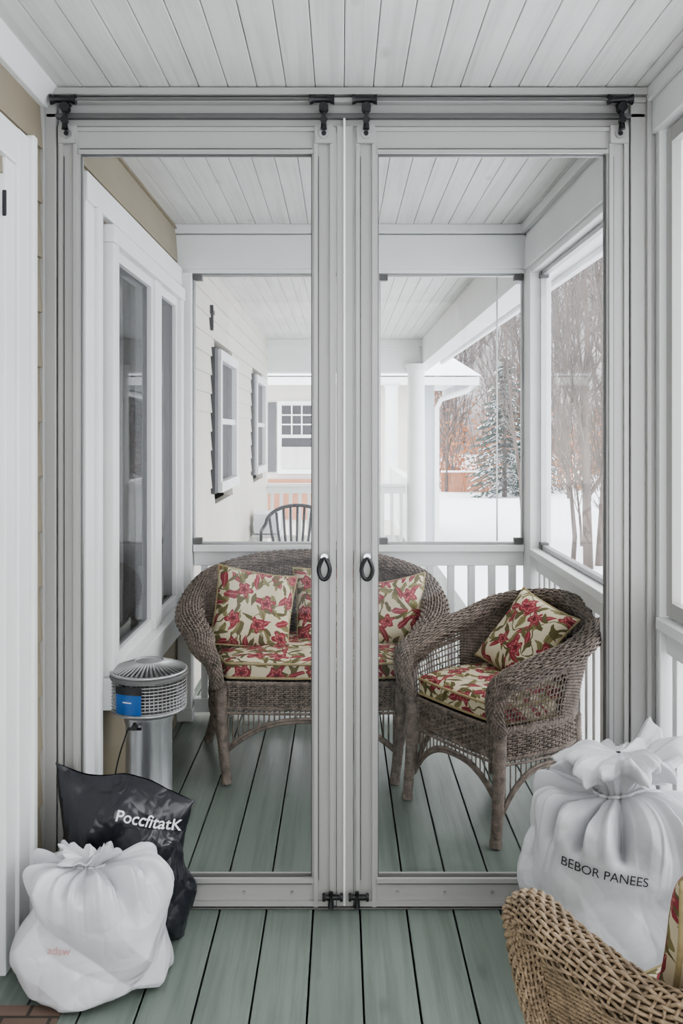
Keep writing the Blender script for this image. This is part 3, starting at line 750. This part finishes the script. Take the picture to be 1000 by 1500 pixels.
A=np.linspace(-2.30,-1.55,14); P=np.array([[(hx+.1345*math.cos(a),hy+.1345*math.sin(a),z) for z in (.505,.596)] for a in A]); h.grid(P,'blue')
A=np.linspace(-2.05,-1.80,8)
for z0,z1 in ((.545,.549),):
    P=np.array([[(hx+.1357*math.cos(a),hy+.1357*math.sin(a),z) for z in (z0,z1)] for a in A]); h.grid(P,'ltext')
P=np.array([[(hx+.1355*math.cos(a),hy+.1355*math.sin(a),z) for z in (.572,.598)] for a in np.linspace(-2.31,-1.54,10)]); h.grid(P,'black')
h.cyl((hx-.03,hy-.074,.455),(hx-.03,hy-.105,.455),.011,.009,'black'); h.cyl((hx-.05,hy-.098,.45),(hx-.005,hy-.098,.45),.005,.005,'black')
tt=np.linspace(0,1,30); h.tube(np.column_stack([hx-.05-.05*np.sin(tt*3.1),hy-.095+.02*tt,.45-.43*tt]),.0025,'black',6)
h.build()
# ---------------------------------------------------------------- exterior house
def extwin(name,y0,y1,z0,z1):
    w=MB(name); X=XLF
    w.box(X-.03,X+.05,y0,y0+.07,z0+.07,z1-.07,'white'); w.box(X-.03,X+.05,y1-.07,y1,z0+.07,z1-.07,'white'); w.box(X-.03,X+.052,y0,y1,z1-.07,z1,'white'); w.box(X-.03,X+.06,y0,y1,z0,z0+.07,'white')
    w.box(X-.03,X+.035,y0+.07,y1-.07,(z0+z1)/2-.02,(z0+z1)/2+.02,'white')
    w.box(X-.02,X+.01,y0+.06,y1-.06,z0+.06,z1-.06,'shut')
    w.box(X+.0,X+.030,y0-.14,y0-.01,z0,z1,'shut'); w.box(X+.0,X+.030,y1+.02,y1+.16,z0,z1,'shut')
    w.build(bevel=.004)
extwin('window_7',5.8,6.75,1.06,2.0); extwin('window_8',8.3,9.3,1.06,2.0)
l=MB('wall_ornament'); l.box(XLF,XLF+.025,5.60,5.63,2.10,2.26,'shut'); l.box(XLF+.0,XLF+.03,5.58,5.65,2.20,2.225,'shut'); l.build()
t=MB('trim_beam_exterior'); t.box(-1.0,.92,9.95,10.2,2.13,H,'white'); t.box(-1.0,.92,9.90,9.95,2.42,H,'white'); t.build(bevel=.005)
def column(x,y,r,z1):
    c=MB('porch_column'); zs=[0,.05,.05,.09,.12,.5,1.2,z1-.14,z1-.10,z1-.07,z1-.05,z1-.05,z1]; rs=[1.35,1.35,1.2,1.2,1.0,1.0,.97,.9,.9,1.05,1.05,1.25,1.25]
    a=np.linspace(0,2*np.pi,40,endpoint=False)
    R=np.stack([np.column_stack([x+r*k*np.cos(a),y+r*k*np.sin(a),np.full(40,z)]) for k,z in zip(rs,zs)]); c.grid(R,'white',closed_v=True); c.build()
column(.835,9.95,.105,2.22); column(.84,14.9,.12,2.3)
wg=MB('house_wing')
z=-.7
while z<2.6:
    zt=z+.14
    wg.prism([(-4,16,z),(-4,15.985,z),(1.60,15.985,z),(1.60,16,z),(-4,16,zt),(-4,15.99,zt),(1.60,15.99,zt),(1.60,16,zt)],'sidx')
    wg.prism([(1.58,16.0,z),(1.635,16.0,z),(1.635,20,z),(1.58,20,z),(1.58,16.0,zt),(1.62,16.0,zt),(1.62,20,zt),(1.58,20,zt)],'porchgrey')
    z=zt
wg.box(-1.35,-.3,15.90,15.96,-.1,.62,'orange')
wg.box(-4,1.57,16.01,20,-.7,2.6,'sidx'); wg.box(1.42,1.66,15.88,15.98,-.7,2.5,'porchgrey')
wg.box(-4,2.38,15.35,15.45,2.28,2.42,'white'); wg.box(-4,2.3,15.45,20,2.40,2.43,'white'); wg.box(2.30,2.40,15.45,20.3,2.28,2.42,'white')
wg.add([(-4,15.33,2.44),(2.42,15.33,2.44),(1.2,17.8,3.6),(-4,17.8,3.6),(2.42,20.4,2.44),(-4,20.4,2.44)],[[0,1,2,3],[1,4,2],[3,2,4,5]],'snow',False)
wg.tube([(2.3,15.4,2.3),(2.2,15.5,2.18),(1.78,15.80,2.05),(1.70,15.83,1.9),(1.70,15.83,-.6)],.045,'white',8)
wg.box(-1.15,-.45,15.9,15.98,.72,2.02,'white')
for a,bb in ((-1.07,-.53),):
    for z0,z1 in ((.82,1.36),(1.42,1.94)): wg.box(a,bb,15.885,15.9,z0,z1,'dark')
for xx in (-.89,-.71): wg.box(xx-.012,xx+.012,15.87,15.885,1.42,1.94,'white')
for zz in (1.6,1.77): wg.box(-1.07,-.53,15.872,15.885,zz-.012,zz+.012,'white')
wg.box(-1.07,-.53,15.86,15.88,.82,1.2,'curt'); wg.box(-1.36,-1.18,15.93,15.97,.75,2.0,'shut')
wg.build()
pc=MB('patio_chair'); cx,cy=-.39,7.7
for i in range(9):
    q=(i-4)/4; ln=.40-.10*q*q
    pc.tube([(cx+q*.17,cy,.40),(cx+q*.22,cy+.10,.40+ln*.5),(cx+q*.25,cy+.17,.40+ln)],.012,'black',6)
a=np.linspace(0,np.pi,20); pc.tube(np.column_stack([cx+.27*np.cos(a),np.full(20,cy+.17)-.1*(1-np.sin(a)),.66+.15*np.sin(a)]),.016,'black',6)
for s in (-1,1):
    pc.tube([(cx+s*.27,cy+.07,.66),(cx+s*.29,cy-.2,.62),(cx+s*.27,cy-.42,.60),(cx+s*.26,cy-.44,.0)],.014,'black',6)
    pc.tube([(cx+s*.22,cy+.05,.42),(cx+s*.25,cy+.2,.0)],.014,'black',6)
for i in range(8): pc.box(cx-.25,cx+.25,cy-.44+i*.062,cy-.40+i*.062,.39,.41,'black')
pc.build()
st=MB('side_table'); sx,sy=-.68,8.2; st.box(sx-.13,sx+.13,sy-.2,sy+.2,.50,.53,'white'); st.box(sx-.11,sx+.11,sy-.18,sy+.18,.54,.72,'snow')
for a_ in (-1,1):
    for c_ in (-1,1): st.box(sx+a_*.11-.02,sx+a_*.11+.02,sy+c_*.17-.02,sy+c_*.17+.02,0,.50,'white')
st.build(bevel=.006)
# ---------------------------------------------------------------- grounds
G=-.7
def hillz(X,Y): return np.clip(Y-38,0,None)*.33*(1+.15*np.sin(X*.1))+np.clip(X-24,0,None)*.22
def gz(x,y): return G+float(hillz(np.array(float(x)),np.array(float(y))))
g=MB('ground'); xs=np.concatenate([np.linspace(-60,0,16)[:-1],np.linspace(0,44,70)]); ys=np.concatenate([np.linspace(-30,5,20)[:-1],np.linspace(5,41,70)])
X,Y=np.meshgrid(xs,ys,indexing='ij')
Z=G+.06*np.sin(X*.9+Y*.3)*np.cos(Y*.7)+.05*np.sin(X*.35-Y*.5)
Z=np.where((X<1.3)&(Y<16),G,Z)+hillz(X,Y)
g.grid(np.stack([X,Y,Z],-1),'snow'); g.build()
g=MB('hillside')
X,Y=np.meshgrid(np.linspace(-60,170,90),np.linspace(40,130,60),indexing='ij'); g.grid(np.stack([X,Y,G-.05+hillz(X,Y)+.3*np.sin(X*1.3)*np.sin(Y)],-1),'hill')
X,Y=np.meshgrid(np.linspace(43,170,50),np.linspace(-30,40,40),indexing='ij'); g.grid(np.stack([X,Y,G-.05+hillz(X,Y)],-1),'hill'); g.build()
def treegeo(r,Hh,r0,levels=3,sides=5,kids=(7,5,4),spread=.55):
    tubes=[]
    def br(p,d,L,rad,lv):
        n=6 if lv==0 else 4; P=[p]; dd=d.copy()
        for i in range(n):
            dd=dd+r.normal(size=3)*(.06 if lv==0 else .13)+np.array([0,0,.05 if lv else .03]); dd/=np.linalg.norm(dd); P.append(P[-1]+dd*L/n)
        P=np.array(P); rr=rad*(1-.8*np.linspace(0,1,n+1)); tubes.append((P,rr,sides if lv==0 else 3))
        if lv<levels:
            for k in range(kids[lv]):
                f=r.uniform(.22,.98); i=min(int(f*n),n-1); q=P[i]+(P[i+1]-P[i])*(f*n-i)
                a=r.uniform(0,6.283); perp=np.array([math.cos(a),math.sin(a),0]); nd=dd*.3+(P[i+1]-P[i])/(np.linalg.norm(P[i+1]-P[i]))*.75+perp*spread*r.uniform(.7,1.4); nd/=np.linalg.norm(nd)
                br(q,nd,L*r.uniform(.32,.55)*(1.1-.3*f),rr[i]*.55,lv+1)
    br(np.zeros(3),np.array([0,0,1.0]),Hh,r0,0)
    return tubes
def addtree(mb,tubes,loc,m,sc=1,rz=0,minr=0):
    c,s=math.cos(rz),math.sin(rz); Rz=np.array([[c,-s,0],[s,c,0],[0,0,1]])
    for P,rr,sd in tubes: mb.tube((P@Rz.T)*sc+np.array(loc),np.maximum(rr*sc,minr),m,sd,cap=False)
r=np.random.default_rng(5)
for (x,y,hh,rad) in ((3.95,14.2,5.4,.085),(4.2,14.5,5.0,.07),(3.8,14.6,3.4,.045),(6.0,15.5,6.5,.08),(6.9,19,8,.09),(8.3,22,8.5,.1),(4.9,24,6,.06),(10.5,26,10,.12),(12.5,30,10,.12),(3.9,33,5.5,.06),(7.2,28,8,.08),(5.2,19,2.4,.03),(4.6,17,2.2,.03),(5.0,16.2,1.8,.025)):
    mb=MB('bare_tree'); addtree(mb,treegeo(r,hh,rad,3,6,(12,6,4)),(x,y,gz(x,y)-.1),'bark',minr=.006); mb.build()
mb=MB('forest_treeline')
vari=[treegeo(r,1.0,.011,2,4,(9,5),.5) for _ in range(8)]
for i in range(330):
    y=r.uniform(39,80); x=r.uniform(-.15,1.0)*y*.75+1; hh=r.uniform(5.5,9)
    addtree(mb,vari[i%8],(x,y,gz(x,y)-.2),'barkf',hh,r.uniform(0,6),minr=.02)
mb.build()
mb=MB('beech_shrubs'); V=[];n=0
for i in range(80):
    y=r.uniform(33,44); x=r.uniform(.08,.50)*y; hh=r.uniform(1.2,3.4); w=r.uniform(.8,1.7)
    k=230; c=np.array([x,y,gz(x,y)+hh*.5]); P=c+r.normal(size=(k,3))*np.array([w*.42,w*.42,hh*.27]); P[:,2]=np.maximum(P[:,2],gz(x,y)+.05)
    d1=r.normal(size=(k,3))*.05; d2=r.normal(size=(k,3))*.05
    Q=np.stack([P,P+d1,P+d1+d2,P+d2],1); V.append(Q.reshape(-1,3)); n+=k
    for j in range(5):
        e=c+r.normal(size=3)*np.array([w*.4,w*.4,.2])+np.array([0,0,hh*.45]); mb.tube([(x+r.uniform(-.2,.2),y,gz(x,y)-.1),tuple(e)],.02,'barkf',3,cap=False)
V=np.concatenate(V); mb.add(V,np.arange(len(V)).reshape(-1,4),'leaf',False); mb.build()
def spruce(x,y,Hh,W):
    mb=MB('snowy_spruce'); z0=gz(x,y)-.05; mb.tube([(x,y,z0),(x,y,z0+Hh)],[.09,.01],'bark',6)
    Vg=[];Vs=[]
    for lv in range(24):
        f=lv/24; z=z0+.25+f*(Hh-.3); L=W*(1-f)**.85*(1+.22*math.sin(lv*2.1))+.06
        for k in range(12):
            a=r.uniform(0,6.283); c,s=math.cos(a),math.sin(a); Lk=L*r.uniform(.6,1.2)
            for j in range(10):
                q=(j+1)/10; px=x+c*Lk*q; py=y+s*Lk*q; pz=z-.26*Lk*q**1.6+.03*r.normal()
                for sd in (-1,1):
                    ln=.16*(1-.5*q)+.05; ex=px+(-s*sd*.8+c*.6)*ln; ey=py+(c*sd*.8+s*.6)*ln
                    quad=[(px-.03*c,py-.03*s,pz),(px+.03*c,py+.03*s,pz+.01),(ex+.02*c,ey+.02*s,pz-.06),(ex-.02*c,ey-.02*s,pz-.07)]
                    if r.random()<.80: Vg+=quad
                    else: Vs+=[(u,v,w_+.025) for u,v,w_ in quad]
    for VV,m in ((Vg,'spruce'),(Vs,'snow')): 
        VV=np.array(VV); mb.add(VV,np.arange(len(VV)).reshape(-1,4),m,False)
    mb.build()
spruce(5.6,30.5,5.0,1.25); spruce(6.9,32,3.4,1.0)
fe=MB('cedar_fence')
for i in range(16): fe.box(3.7+i*.12,3.81+i*.12,33.0,33.04,gz(4,33)-.05,-.02+.0*i,'orange')
fe.box(3.7,5.6,32.95,33.1,-.02,.05,'snow'); fe.build()
# ---------------------------------------------------------------- light
wd=bpy.data.worlds.new('overcast_sky'); scene.world=wd; wd.use_nodes=True
bg=wd.node_tree.nodes['Background']; bg.inputs[0].default_value=(.96,.975,1.0,1); bg.inputs[1].default_value=4.5
